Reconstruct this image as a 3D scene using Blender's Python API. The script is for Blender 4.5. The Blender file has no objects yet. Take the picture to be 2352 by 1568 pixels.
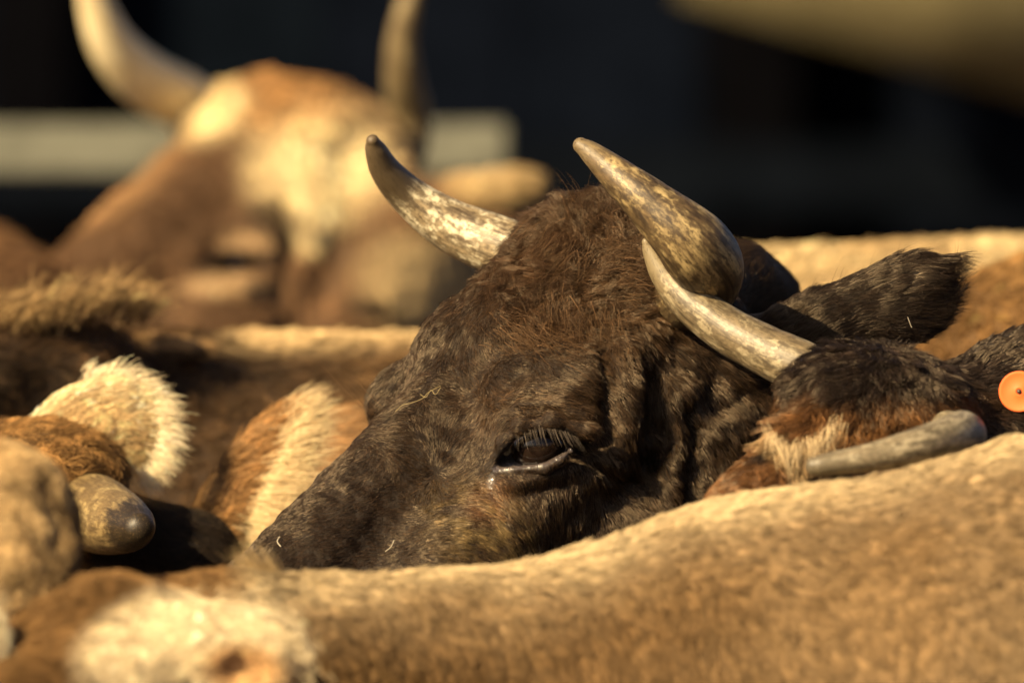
import bpy, math, random
import numpy as np
from mathutils import Vector

RNG = np.random.default_rng(7)
random.seed(7)
sc = bpy.context.scene
COL = sc.collection

# ------------------------------------------------------------------ camera
D = 9.6           # metres from the lens to the dark bull's head
ZC = 1.30         # lens height
S = 2045.0        # layout units per metre at the bull's head (2352 across the frame)
LENS = 36.0 * D / (2352.0 / S)
cam_d = bpy.data.cameras.new('camera')
cam_d.lens = LENS
cam_d.sensor_width = 36.0
cam_d.clip_start = 0.5
cam_d.clip_end = 500
cam_d.dof.use_dof = True
cam_d.dof.focus_distance = D - 0.10
cam_d.dof.aperture_fstop = 2.9
cam_d.dof.aperture_blades = 9
cam = bpy.data.objects.new('camera', cam_d)
cam.location = (0, -D, ZC)
cam.rotation_euler = (math.radians(90), 0, 0)
COL.objects.link(cam)
sc.camera = cam

# ------------------------------------------------------------------ sky, sun, exposure
SUN_AZ = math.radians(46)      # towards the left of the camera
SUN_EL = math.radians(33)
to_sun = Vector((-math.sin(SUN_AZ) * math.cos(SUN_EL), -math.cos(SUN_AZ) * math.cos(SUN_EL), math.sin(SUN_EL)))
world = bpy.data.worlds.new('World')
sc.world = world
world.use_nodes = True
wn = world.node_tree
bg = wn.nodes['Background']
sky = wn.nodes.new('ShaderNodeTexSky')
sky.sky_type = 'NISHITA'
sky.sun_disc = False
sky.sun_elevation = SUN_EL
sky.sun_rotation = math.atan2(to_sun.x, to_sun.y)
sky.dust_density = 4.0
sky.air_density = 0.6
sky.ozone_density = 0.4
wn.links.new(sky.outputs[0], bg.inputs[0])
bg.inputs[1].default_value = 0.05
sun_d = bpy.data.lights.new('sun', 'SUN')
sun_d.energy = 5.0
sun_d.angle = math.radians(0.5)
sun_d.color = (1.0, 0.77, 0.43)
sun = bpy.data.objects.new('sun', sun_d)
sun.rotation_euler = to_sun.to_track_quat('Z', 'Y').to_euler()
sun.location = (-6, -6, 6)
COL.objects.link(sun)
sc.view_settings.view_transform = 'Standard'
sc.view_settings.look = 'None'
sc.view_settings.exposure = 1.2
sc.view_settings.gamma = 1.0
sc.view_settings.use_curve_mapping = False
sc.render.engine = 'CYCLES'
cy = sc.cycles
cy.max_bounces = 6
cy.diffuse_bounces = 3
cy.glossy_bounces = 3
cy.transmission_bounces = 4
cy.use_denoising = True
cy.use_adaptive_sampling = True
cy.adaptive_threshold = 0.016
cy.adaptive_min_samples = 16
sc.cycles_curves.shape = 'RIBBONS'
sc.cycles_curves.subdivisions = 2

# ------------------------------------------------------------------ numeric helpers
def W(px, py, y):
    s = (D + y) / D
    return np.array(((px - 1176.0) / S * s, y, ZC - (py - 784.0) / S * s))

def R(r, y):
    return r / S * (D + y) / D

def proj(P):
    s = D / (D + P[:, 1])
    return 1176.0 + P[:, 0] * s * S, 784.0 - (P[:, 2] - ZC) * s * S

def _hash(ix, iy, iz, seed):
    h = (ix.astype(np.uint32) * np.uint32(374761393) + iy.astype(np.uint32) * np.uint32(668265263)
         + iz.astype(np.uint32) * np.uint32(2147483647 & 0x7feb352d) + np.uint32((seed * 974711 + 12345) & 0xffffffff))
    h ^= h >> np.uint32(13)
    h *= np.uint32(1274126177)
    h ^= h >> np.uint32(16)
    h *= np.uint32(0x7feb352d)
    h ^= h >> np.uint32(15)
    return h.astype(np.float64) / 4294967295.0

def vnoise(P, freq, seed=0):
    Q = P * freq + 1000.0
    i = np.floor(Q).astype(np.int64)
    f = Q - i
    f = f * f * (3 - 2 * f)
    out = 0
    for dx in (0, 1):
        wx = f[:, 0] if dx else 1 - f[:, 0]
        for dy in (0, 1):
            wy = f[:, 1] if dy else 1 - f[:, 1]
            for dz in (0, 1):
                wz = f[:, 2] if dz else 1 - f[:, 2]
                out = out + wx * wy * wz * _hash(i[:, 0] + dx, i[:, 1] + dy, i[:, 2] + dz, seed)
    return out * 2 - 1

def fbm(P, freq, seed=0, oct=3):
    a, t, o = 1.0, 0.0, 0
    for k in range(oct):
        o = o + a * vnoise(P, freq * 2 ** k, seed + k * 17)
        t += a
        a *= 0.5
    return o / t

def sstep(a, b, x):
    t = np.clip((x - a) / (b - a), 0, 1)
    return t * t * (3 - 2 * t)

def blob(px, py, cx, cy_, rx, ry, ang=0.0, soft=0.35):
    c, s = math.cos(math.radians(ang)), math.sin(math.radians(ang))
    u = ((px - cx) * c + (py - cy_) * s) / rx
    v = (-(px - cx) * s + (py - cy_) * c) / ry
    r = np.sqrt(u * u + v * v)
    return 1 - sstep(1 - soft, 1 + soft, r)

def polydist(px, py, pts):
    best = np.full(px.shape, 1e9)
    for (ax, ay), (bx, by) in zip(pts[:-1], pts[1:]):
        dx, dy = bx - ax, by - ay
        t = np.clip(((px - ax) * dx + (py - ay) * dy) / (dx * dx + dy * dy), 0, 1)
        best = np.minimum(best, np.hypot(px - ax - t * dx, py - ay - t * dy))
    return best

# ------------------------------------------------------------------ implicit solids -> one continuous skin
def smin(a, b, k):
    h = np.clip(0.5 + 0.5 * (b - a) / k, 0, 1)
    return b * (1 - h) + a * h - k * h * (1 - h)

def d_rc(P, a, b, ra, rb):
    a, b = a.astype(np.float32), b.astype(np.float32)
    ab = b - a
    L2 = float(ab @ ab)
    t = np.clip(((P - a) @ ab) / max(L2, 1e-9), 0, 1)
    q = P - a - t[:, None] * ab
    return np.sqrt((q * q).sum(1)) - (ra + (rb - ra) * t)

def d_ell(P, c, B, ax):
    q = (P - c.astype(np.float32)) @ B.T.astype(np.float32)
    ax = ax.astype(np.float32)
    k0 = np.sqrt(((q / ax) ** 2).sum(1))
    k1 = np.sqrt(((q / (ax * ax)) ** 2).sum(1))
    return k0 * (k0 - 1.0) / np.maximum(k1, 1e-6)

def basis(u, v):
    u = np.array(u, float); u /= np.linalg.norm(u)
    v = np.array(v, float); v -= u * (v @ u); v /= np.linalg.norm(v)
    return np.array((u, v, np.cross(u, v)))

class Skin:
    """A body grown from blended rounded solids."""
    def __init__(self):
        self.p = []
        self.relief = None
    def rc(self, a, b, k=60):
        A, B = W(*a[:3]), W(*b[:3])
        self.p.append(('rc', A, B, R(a[3], a[2]), R(b[3], b[2]), k / S))
    def chain(self, pts, k=60):
        for a, b in zip(pts[:-1], pts[1:]):
            self.rc(a, b, k)
    def rcw(self, a, b, k=0.06):
        self.p.append(('rc', np.array(a[:3], float), np.array(b[:3], float), a[3], b[3], k))
    def ell(self, c, u, v, ax, k=40, sub=False):
        # u, v: image directions (right, down, away)
        s = R(1, c[2])
        f = lambda d: (d[0], d[2], -d[1])
        self.p.append(('sub' if sub else 'ell', W(*c), basis(f(u), f(v)), np.array(ax, float) * s, k / S))
    def legs(self, x0, y0, x1, y1, half, ang, top):
        c, s = math.cos(ang), math.sin(ang)
        for (x, y) in ((x0, y0), (x1, y1)):
            for sgn in (-1, 1):
                lx, ly = x - s * half * sgn, y + c * half * sgn
                self.rcw((lx, ly, top, 0.13), (lx + 0.02, ly, 0.62, 0.085), 0.10)
                self.rcw((lx + 0.02, ly, 0.62, 0.075), (lx, ly, 0.18, 0.045), 0.05)
                self.rcw((lx, ly, 0.18, 0.045), (lx - 0.03, ly, 0.055, 0.055), 0.03)
    def __call__(self, P):
        P = np.asarray(P, np.float32)
        d = np.full(len(P), 9.0, np.float32)
        for q in self.p:
            if q[0] == 'rc':
                d = smin(d, d_rc(P, q[1], q[2], q[3], q[4]), q[5])
            elif q[0] == 'ell':
                d = smin(d, d_ell(P, q[1], q[2], q[3]), q[4])
            else:
                d = -smin(-d, d_ell(P, q[1], q[2], q[3]), q[4])
        return d
    def front(self, px, py, y0=-0.6, y1=1.0, n=1600):
        """distance of the skin behind the lens along one line of sight"""
        ys = np.linspace(y0, y1, n)
        P = np.array([W(px, py, y) for y in ys])
        d = self(P)
        i = np.argmax(d < 0)
        return ys[i] if d[i] < 0 else None

def axis_coords(lo, hi, fine, coarse, flo, fhi, bands=()):
    out = [lo]
    while out[-1] < hi:
        x = out[-1]
        if flo <= x <= fhi:
            st = fine
            for (a, b, s_) in bands:
                if a <= x <= b:
                    st = s_
        else:
            dist = flo - x if x < flo else x - fhi
            st = min(coarse, fine + dist * 0.22)
            if x < flo:
                st = min(st, max(fine, flo - x))
        out.append(x + st)
    n = (len(out) - 1) % 8
    for _ in range((8 - n) % 8):
        out.append(out[-1] + (out[-1] - out[-2]))
    return np.array(out)

def grow(f, xs, ys, zs):
    nx, ny, nz = len(xs), len(ys), len(zs)
    F = np.ones((nx, ny, nz), np.float32)
    bx, by, bz = (nx - 1) // 8, (ny - 1) // 8, (nz - 1) // 8
    cx = (xs[0:-1:8] + xs[8::8]) / 2; hx = (xs[8::8] - xs[0:-1:8]) / 2
    cy_ = (ys[0:-1:8] + ys[8::8]) / 2; hy = (ys[8::8] - ys[0:-1:8]) / 2
    cz = (zs[0:-1:8] + zs[8::8]) / 2; hz = (zs[8::8] - zs[0:-1:8]) / 2
    C = np.stack(np.meshgrid(cx, cy_, cz, indexing='ij'), -1).reshape(-1, 3)
    H = np.sqrt(sum(h * h for h in np.meshgrid(hx, hy, hz, indexing='ij'))).reshape(-1)
    dc = f(C)
    keep = np.abs(dc) < H * 1.2 + 0.006
    I = np.stack(np.meshgrid(np.arange(bx), np.arange(by), np.arange(bz), indexing='ij'), -1).reshape(-1, 3)
    o = np.arange(9)
    ox, oy, oz = [a.reshape(-1) for a in np.meshgrid(o, o, o, indexing='ij')]
    for idx in np.where(~keep & (dc < 0))[0]:
        i, j, k = I[idx] * 8
        F[i:i + 9, j:j + 9, k:k + 9] = -1
    kk = np.where(keep)[0]
    for st in range(0, len(kk), 600):
        B = I[kk[st:st + 600]] * 8
        ix = (B[:, 0][:, None] + ox).reshape(-1)
        iy = (B[:, 1][:, None] + oy).reshape(-1)
        iz = (B[:, 2][:, None] + oz).reshape(-1)
        F[ix, iy, iz] = f(np.stack((xs[ix], ys[iy], zs[iz]), -1))
    ins = F < 0
    cs = np.zeros((nx - 1, ny - 1, nz - 1), np.int8)
    for a in (0, 1):
        for b in (0, 1):
            for c in (0, 1):
                cs += ins[a:nx - 1 + a, b:ny - 1 + b, c:nz - 1 + c]
    act = np.argwhere((cs > 0) & (cs < 8))
    ci, cj, ck = act.T
    acc = np.zeros((len(act), 3)); cnt = np.zeros(len(act))
    corners = [(a, b, c) for a in (0, 1) for b in (0, 1) for c in (0, 1)]
    for p in corners:
        for ax in range(3):
            if p[ax]:
                continue
            q = list(p); q[ax] = 1
            fa = F[ci + p[0], cj + p[1], ck + p[2]].astype(float)
            fb = F[ci + q[0], cj + q[1], ck + q[2]].astype(float)
            m = (fa < 0) != (fb < 0)
            t = np.where(m, fa / np.where(m, fa - fb, 1), 0)
            pa = np.stack((xs[ci + p[0]], ys[cj + p[1]], zs[ck + p[2]]), -1)
            pb = np.stack((xs[ci + q[0]], ys[cj + q[1]], zs[ck + q[2]]), -1)
            acc += m[:, None] * (pa + (pb - pa) * t[:, None])
            cnt += m
    V = acc / cnt[:, None]
    idm = np.full(cs.shape, -1, np.int32)
    idm[ci, cj, ck] = np.arange(len(act))
    quads = []
    for ax in range(3):
        n1, n2 = (ax + 1) % 3, (ax + 2) % 3
        sl = [slice(None)] * 3; sl2 = [slice(None)] * 3
        sl[ax] = slice(0, -1); sl2[ax] = slice(1, None)
        a, b = ins[tuple(sl)], ins[tuple(sl2)]
        E = np.argwhere(a != b)
        lim = np.array(cs.shape)
        ok = (E[:, n1] > 0) & (E[:, n2] > 0) & (E[:, n1] < lim[n1]) & (E[:, n2] < lim[n2])
        E = E[ok]
        sgn = a[tuple(E.T)]
        q = []
        for (u, v) in ((-1, -1), (0, -1), (0, 0), (-1, 0)):
            G = E.copy(); G[:, n1] += u; G[:, n2] += v
            q.append(idm[tuple(G.T)])
        q = np.stack(q, -1)
        q[~sgn] = q[~sgn][:, ::-1]
        quads.append(q)
    Q = np.concatenate(quads)
    Q = Q[(Q >= 0).all(1)]
    return V, Q

def mesh_from(name, V, Q, smooth=True):
    me = bpy.data.meshes.new(name)
    n = Q.shape[1]
    me.vertices.add(len(V)); me.vertices.foreach_set('co', np.ascontiguousarray(V, np.float32).reshape(-1))
    me.loops.add(Q.size); me.loops.foreach_set('vertex_index', np.ascontiguousarray(Q, np.int32).reshape(-1))
    me.polygons.add(len(Q)); me.polygons.foreach_set('loop_start', np.arange(0, Q.size, n, dtype=np.int32))
    me.update(calc_edges=True)
    me.validate()
    if smooth:
        me.polygons.foreach_set('use_smooth', np.ones(len(me.polygons), bool))
    return me

def link(name, data, mat=None, parent=None):
    o = bpy.data.objects.new(name, data)
    COL.objects.link(o)
    if mat is not None:
        data.materials.append(mat)
    if parent is not None:
        o.parent = parent
    return o

def thing(name, label, cat, group=None):
    o = bpy.data.objects.new(name, None)
    COL.objects.link(o)
    o.empty_display_size = 0.2
    o['label'] = label; o['category'] = cat
    if group:
        o['group'] = group
    return o

def tag(o, label, cat, group=None):
    o['label'] = label; o['category'] = cat
    if group:
        o['group'] = group
    return o

# ------------------------------------------------------------------ materials
def new_mat(name):
    m = bpy.data.materials.new(name)
    m.use_nodes = True
    return m, m.node_tree.nodes, m.node_tree.links, m.node_tree.nodes['Principled BSDF']

def hide_material():
    m, n, l, b = new_mat('cattle_hide')
    a = n.new('ShaderNodeAttribute'); a.attribute_name = 'pigment'
    tc = n.new('ShaderNodeTexCoord')
    ns = n.new('ShaderNodeTexNoise'); ns.inputs['Scale'].default_value = 160; ns.inputs['Detail'].default_value = 4
    l.new(tc.outputs['Object'], ns.inputs['Vector'])
    mx = n.new('ShaderNodeMixRGB'); mx.blend_type = 'MULTIPLY'; mx.inputs[0].default_value = 0.6
    l.new(a.outputs['Color'], mx.inputs[1]); l.new(ns.outputs['Fac'], mx.inputs[2])
    l.new(mx.outputs[0], b.inputs['Base Color'])
    wt = n.new('ShaderNodeAttribute'); wt.attribute_name = 'wet'      # tears and lid margins
    for sock, d0, d1 in (('Roughness', 0.75, 0.10), ('Specular IOR Level', 0.2, 0.9)):
        mr = n.new('ShaderNodeMapRange'); mr.inputs[3].default_value = d0; mr.inputs[4].default_value = d1
        l.new(wt.outputs['Fac'], mr.inputs[0]); l.new(mr.outputs[0], b.inputs[sock])
    bp = n.new('ShaderNodeBump'); bp.inputs['Strength'].default_value = 0.6; bp.inputs['Distance'].default_value = 0.004
    l.new(ns.outputs['Fac'], bp.inputs['Height']); l.new(bp.outputs[0], b.inputs['Normal'])
    return m

def fur_material(name='cattle_fur', rough=0.32, radial=0.5):
    m = bpy.data.materials.new(name); m.use_nodes = True
    n, l = m.node_tree.nodes, m.node_tree.links
    n.remove(n['Principled BSDF'])
    h = n.new('ShaderNodeBsdfHairPrincipled'); h.model = 'CHIANG'; h.parametrization = 'COLOR'
    a = n.new('ShaderNodeAttribute'); a.attribute_name = 'pigment'
    l.new(a.outputs['Color'], h.inputs['Color'])
    h.inputs['Roughness'].default_value = rough
    h.inputs['Radial Roughness'].default_value = radial
    h.inputs['Coat'].default_value = 0.0
    h.inputs['IOR'].default_value = 1.36
    h.inputs['Random Roughness'].default_value = 0.2
    l.new(h.outputs[0], n['Material Output'].inputs[0])
    return m

HIDE = hide_material()
FUR = fur_material()

def soft_fur_material(name='cattle_fur_soft', rough=.55, spec=.25):
    m, n, l, b = new_mat(name)
    a = n.new('ShaderNodeAttribute'); a.attribute_name = 'pigment'
    l.new(a.outputs['Color'], b.inputs['Base Color'])
    b.inputs['Roughness'].default_value = rough
    b.inputs['Specular IOR Level'].default_value = spec
    b.inputs['Specular Tint'].default_value = (1.0, 0.80, 0.58, 1)
    return m
FUR_SOFT = soft_fur_material()
FUR_SLEEK = soft_fur_material('cattle_fur_sleek', .32, .52)

def horn_material(name, pale, mid, dark, tip_dark, blotch, tip_start=0.72, seed=0.0, streak=1.0):
    m, n, l, b = new_mat(name)
    a = n.new('ShaderNodeAttribute'); a.attribute_name = 'along'
    st = n.new('ShaderNodeAttribute'); st.attribute_name = 'grain'
    tc = n.new('ShaderNodeTexCoord')
    mp = n.new('ShaderNodeMapping'); mp.inputs['Location'].default_value = (seed, seed * 2, 0)
    l.new(tc.outputs['Object'], mp.inputs[0])
    mg = n.new('ShaderNodeMapping'); mg.inputs['Location'].default_value = (seed, 0, seed)
    mg.inputs['Scale'].default_value = (1, 1, 0.06)
    l.new(st.outputs['Vector'], mg.inputs[0])
    def noise(src, scale, det, rough=0.6):
        t = n.new('ShaderNodeTexNoise'); t.inputs['Scale'].default_value = scale
        t.inputs['Detail'].default_value = det; t.inputs['Roughness'].default_value = rough
        l.new(src, t.inputs['Vector']); return t.outputs['Fac']
    def ramp(src, p0, p1, c0=(0, 0, 0, 1), c1=(1, 1, 1, 1)):
        if p1 < p0:
            p0, p1, c0, c1 = p1, p0, c1, c0
        r = n.new('ShaderNodeValToRGB'); r.color_ramp.elements[0].position = p0; r.color_ramp.elements[1].position = p1
        r.color_ramp.elements[0].color = c0; r.color_ramp.elements[1].color = c1
        l.new(src, r.inputs[0]); return r.outputs[0]
    def mix(f, c1, c2, mode='MIX'):
        x = n.new('ShaderNodeMixRGB'); x.blend_type = mode
        for s_, v in ((x.inputs[0], f), (x.inputs[1], c1), (x.inputs[2], c2)):
            if isinstance(v, (int, float)):
                s_.default_value = v
            elif isinstance(v, tuple):
                s_.default_value = v
            else:
                l.new(v, s_)
        return x.outputs[0]
    mb = n.new('ShaderNodeMapping'); mb.inputs['Location'].default_value = (seed, seed, seed)
    mb.inputs['Scale'].default_value = (1, 1, 0.85)
    l.new(st.outputs['Vector'], mb.inputs[0])
    big = noise(mb.outputs[0], 34, 7, 0.68)
    mot = noise(mb.outputs[0], 95, 7, 0.75)
    fine = noise(mg.outputs[0], 420, 5, 0.7)
    med = noise(mg.outputs[0], 110, 6, 0.75)
    base = mix(ramp(big, 0.5 - blotch, 0.62), (*mid, 1), (*pale, 1))
    base = mix(ramp(mot, 0.46, 0.56), base, mix(0.65, (*mid, 1), (*dark, 1)))
    big2 = noise(mb.outputs[0], 30, 7, 0.66)
    base = mix(ramp(big2, 0.49, 0.55), base, mix(ramp(mot, 0.35, 0.6), (*dark, 1), (*mid, 1)))
    mm = n.new('ShaderNodeMath'); mm.operation = 'MULTIPLY'
    l.new(ramp(med, 0.47, 0.58), mm.inputs[0]); l.new(ramp(big, 0.64, 0.42), mm.inputs[1])
    base = mix(mm.outputs[0], base, (*dark, 1))
    specks = ramp(fine, 0.53, 0.64)
    base = mix(mix(0.45 * streak, (0, 0, 0, 1), specks), base, (*dark, 1))
    # the tip is dark, its border ragged
    ad = n.new('ShaderNodeMath'); ad.operation = 'MULTIPLY_ADD'; ad.inputs[1].default_value = 0.35; ad.inputs[2].default_value = -0.175
    l.new(med, ad.inputs[0])
    ad2 = n.new('ShaderNodeMath'); ad2.operation = 'ADD'
    l.new(ad.outputs[0], ad2.inputs[0]); l.new(a.outputs['Fac'], ad2.inputs[1])
    base = mix(ramp(ad2.outputs[0], tip_start, min(0.99, tip_start + 0.10)), base, mix(specks, (*tip_dark, 1), (*dark, 1)))
    l.new(base, b.inputs['Base Color'])
    rr = ramp(med, 0.3, 0.7, (0.34, 0.34, 0.34, 1), (0.62, 0.62, 0.62, 1))
    l.new(rr, b.inputs['Roughness'])
    b.inputs['Specular IOR Level'].default_value = 0.42
    bp = n.new('ShaderNodeBump'); bp.inputs['Strength'].default_value = 0.35; bp.inputs['Distance'].default_value = 0.0015
    l.new(mix(0.5, fine, med), bp.inputs['Height']); l.new(bp.outputs[0], b.inputs['Normal'])
    return m

def plain(name, col, rough=0.6, spec=0.3, noise_scale=None, amp=0.3, bump=0.0, coat=0.0):
    m, n, l, b = new_mat(name)
    b.inputs['Roughness'].default_value = rough
    b.inputs['Specular IOR Level'].default_value = spec
    b.inputs['Coat Weight'].default_value = coat
    b.inputs['Base Color'].default_value = (*col, 1)
    if noise_scale:
        tc = n.new('ShaderNodeTexCoord')
        t = n.new('ShaderNodeTexNoise'); t.inputs['Scale'].default_value = noise_scale; t.inputs['Detail'].default_value = 6
        l.new(tc.outputs['Object'], t.inputs['Vector'])
        r = n.new('ShaderNodeValToRGB')
        r.color_ramp.elements[0].position = 0.3; r.color_ramp.elements[1].position = 0.7
        r.color_ramp.elements[0].color = (*[c * (1 - amp) for c in col], 1)
        r.color_ramp.elements[1].color = (*[min(1, c * (1 + amp)) for c in col], 1)
        l.new(t.outputs['Fac'], r.inputs[0]); l.new(r.outputs[0], b.inputs['Base Color'])
        if bump:
            bp = n.new('ShaderNodeBump'); bp.inputs['Strength'].default_value = bump; bp.inputs['Distance'].default_value = 0.01
            l.new(t.outputs['Fac'], bp.inputs['Height']); l.new(bp.outputs[0], b.inputs['Normal'])
    return m

# ------------------------------------------------------------------ animals: skin, fur, horns
def skin_mesh(f, pigment, lo, hi, fine, coarse, flo, fhi, bands=((), (), ()), relief=None):
    xs, ys, zs = [axis_coords(lo[i], hi[i], fine, coarse, flo[i], fhi[i], bands[i]) for i in range(3)]
    V, Q = grow(f, xs, ys, zs)
    me = mesh_from('body', V, Q)
    if relief is not None:      # folds and muscle, pushed out of the skin
        px, py = proj(V)
        V = V + vert_normals(me) * relief(px, py, V)[:, None]
        me.vertices.foreach_set('co', V.astype(np.float32).reshape(-1))
        me.update()
    px, py = proj(V)
    c = pigment(px, py, V)
    at = me.attributes.new('pigment', 'FLOAT_COLOR', 'POINT')
    at.data.foreach_set('color', np.concatenate((c, np.ones((len(V), 1))), 1).astype(np.float32).reshape(-1))
    return me, V, Q

def vert_normals(me):
    n = np.empty(len(me.vertices) * 3, np.float32)
    me.vertex_normals.foreach_get('vector', n)
    return n.reshape(-1, 3).astype(float)

def skin_front(V, px, py, rad=8):
    qx, qy = proj(V)
    m = np.hypot(qx - px, qy - py) < rad
    return float(V[m, 1].min()) if m.any() else None

def flow_field(ctrl, power=2.2):
    c = np.array(ctrl, float)
    def f(px, py, P):
        w = np.zeros((len(px), 2)); t = np.zeros(len(px))
        for (x, y, u, v) in c:
            q = 1.0 / ((px - x) ** 2 + (py - y) ** 2 + 600.0) ** (power / 2)
            h = math.hypot(u, v)
            w[:, 0] += q * u / h; w[:, 1] += q * v / h; t += q
        w /= t[:, None]
        return np.stack((w[:, 0], np.zeros(len(px)), -w[:, 1]), -1)
    return f

def strands(name, Pt, rad_root, rad_tip, colr, parent, mat=None):
    n, k = Pt.shape[:2]
    cu = bpy.data.hair_curves.new(name)
    cu.add_curves([k] * n)
    cu.attributes['position'].data.foreach_set('vector', np.ascontiguousarray(Pt, np.float32).reshape(-1))
    t = np.linspace(0, 1, k)
    r = (rad_root[:, None] * (1 - t) + rad_tip[:, None] * t).astype(np.float32)
    a = cu.attributes.get('radius') or cu.attributes.new('radius', 'FLOAT', 'POINT')
    a.data.foreach_set('value', r.reshape(-1))
    a = cu.attributes.new('pigment', 'FLOAT_COLOR', 'POINT')
    if colr.ndim == 2:
        colr = np.repeat(colr[:, None, :], k, 1)
    cc = np.concatenate((colr, np.ones((n, k, 1))), 2).astype(np.float32)
    a.data.foreach_set('color', cc.reshape(-1))
    return link(name, cu, mat or FUR, parent)

def fur(name, me, V, Q, N, pigment, flow, parent, length, lift=0.35, width=0.0003, clump=0.5, clump_size=0.012,
        wild=0.25, curl=0.0, mask=None, rand_col=0.35, k=5, frame=True, tipcol=None, swirl=0.5, swirl_f=9.0, lock_col=0.22, mat=None):
    NV = vert_normals(me)
    T = np.concatenate((Q[:, [0, 1, 2]], Q[:, [0, 2, 3]]))
    a, b, c = V[T[:, 0]], V[T[:, 1]], V[T[:, 2]]
    ar = np.linalg.norm(np.cross(b - a, c - a), axis=1) / 2
    cen = (a + b + c) / 3
    nn = NV[T].mean(1)
    px, py = proj(cen)
    vd = np.array((0, -D, ZC)) - cen
    vd /= np.linalg.norm(vd, axis=1)[:, None]
    w = ar.copy()
    if frame:
        w *= (px > -120) & (px < 2472) & (py > -120) & (py < 1690)
        w *= ((nn * vd).sum(1) > -0.35)
    if mask is not None:
        w *= mask(px, py, cen)
    w /= w.sum()
    ti = RNG.choice(len(T), N, p=w)
    r1, r2 = np.sqrt(RNG.random(N)), RNG.random(N)
    bc = np.stack((1 - r1, r1 * (1 - r2), r1 * r2), -1)
    P = (V[T[ti]] * bc[:, :, None]).sum(1)
    Nn = (NV[T[ti]] * bc[:, :, None]).sum(1)
    Nn /= np.linalg.norm(Nn, axis=1)[:, None] + 1e-9
    px, py = proj(P)
    F = flow(px, py, P)
    # coat swirls: a slow noise bends the lie of the hair
    sw = np.stack([fbm(P, swirl_f, 31 + i, 2) for i in range(3)], -1)
    F = F + sw * swirl + RNG.normal(0, wild, (N, 3))
    F -= Nn * (F * Nn).sum(1)[:, None]
    F /= np.linalg.norm(F, axis=1)[:, None] + 1e-6
    L = length(px, py, P) if callable(length) else np.full(N, length)
    L = L * RNG.uniform(0.65, 1.25, N)
    li = lift(px, py, P) if callable(lift) else np.full(N, lift)
    li = li * RNG.uniform(0.6, 1.5, N)
    s = np.linspace(0, 1, k)
    fwd = np.cos(li)[:, None] * s
    up = np.sin(li)[:, None] * (s - 0.55 * s * s)
    Pt = P[:, None, :] + L[:, None, None] * (F[:, None, :] * fwd[:, :, None] + Nn[:, None, :] * up[:, :, None])
    if clump:
        cz = np.floor((P + 0.4 * clump_size * np.stack([vnoise(P, 0.9 / clump_size, 5 + i) for i in range(3)], -1)) / clump_size).astype(np.int64)
        key = (cz[:, 0] * 73856093) ^ (cz[:, 1] * 19349663) ^ (cz[:, 2] * 83492791)
        _, inv = np.unique(key, return_inverse=True)
        m = inv.max() + 1
        cnt = np.bincount(inv, minlength=m).astype(float)
        tip = Pt[:, -1]
        mean = np.stack([np.bincount(inv, tip[:, i], m) / cnt for i in range(3)], -1)[inv]
        # every lock leans its own way
        lean = RNG.normal(0, 0.25, (m, 3))[inv] * L[:, None]
        tgt = mean + lean
        cl = clump(px, py, P) if callable(clump) else clump
        wt = (s ** 1.6)[None, :, None] * (cl[:, None, None] if isinstance(cl, np.ndarray) else cl)
        Pt = Pt + wt * (tgt - tip)[:, None, :]
    if callable(curl) or curl:
        cu_ = curl(px, py, P) if callable(curl) else np.full(N, curl)
        ph = 6.28 * vnoise(P, 45.0, 91)
        B = np.cross(Nn, F)
        Pt = Pt + (cu_[:, None] * L[:, None] * s ** 1.2 * np.sin(ph[:, None] + 4.5 * s))[:, :, None] * B[:, None, :]
    Cc = pigment(px, py, P)
    Cc = Cc * np.exp(RNG.normal(0, rand_col, N))[:, None]
    if clump:
        Cc = Cc * np.exp(RNG.normal(0, lock_col, m))[inv][:, None]
    Cc = np.clip(Cc, 0.002, 0.93)
    if tipcol is not None:
        tc, tw = tipcol(px, py, P)
        ww = (s ** 1.3)[None, :, None] * tw[:, None, None]
        Cc = Cc[:, None, :] * (1 - ww) + tc[:, None, :] * ww
    wd = width * RNG.uniform(0.7, 1.3, N)
    return strands(name, Pt, wd, wd * 0.25, Cc, parent, mat or FUR_SOFT)

def tufts(name, pts, n, direction, length, spread, pig, parent, width=0.0004, curve=(0, 0, 0), k=6, jitter=0.006, var=0.25):
    """long hair growing along a line: ear fringes, manes, lashes"""
    pts = np.array(pts, float)
    seg = np.linalg.norm(np.diff(pts, axis=0), axis=1); cs = np.concatenate(([0], np.cumsum(seg))); 
    u = RNG.random(n) * cs[-1]
    P = np.stack([np.interp(u, cs, pts[:, i]) for i in range(3)], -1) + RNG.normal(0, jitter, (n, 3))
    dr = np.array(direction, float)
    if dr.ndim == 2:
        dr = np.stack([np.interp(u, cs, dr[:, i]) for i in range(3)], -1)
    else:
        dr = np.repeat(dr[None], n, 0)
    dr /= np.linalg.norm(dr, axis=1)[:, None]
    lock = np.floor(u / 0.006).astype(int)
    ln = RNG.normal(0, spread * 0.4, (lock.max() + 1, 3))[lock]
    dr = dr + RNG.normal(0, spread * 0.6, (n, 3)) + ln
    L = length * RNG.uniform(0.35, 1.15, n)
    s = np.linspace(0, 1, k)
    cv = np.array(curve, float)
    Pt = P[:, None, :] + L[:, None, None] * (dr[:, None, :] * s[None, :, None] + cv[None, None, :] * (s * s)[None, :, None])
    c = np.repeat(np.array(pig, float)[None], n, 0) * np.exp(RNG.normal(0, var, n))[:, None]
    wd = width * RNG.uniform(0.7, 1.3, n)
    return strands(name, Pt, wd, wd * 0.2, np.clip(c, 0.002, 0.95), parent, FUR_SOFT)

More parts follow.
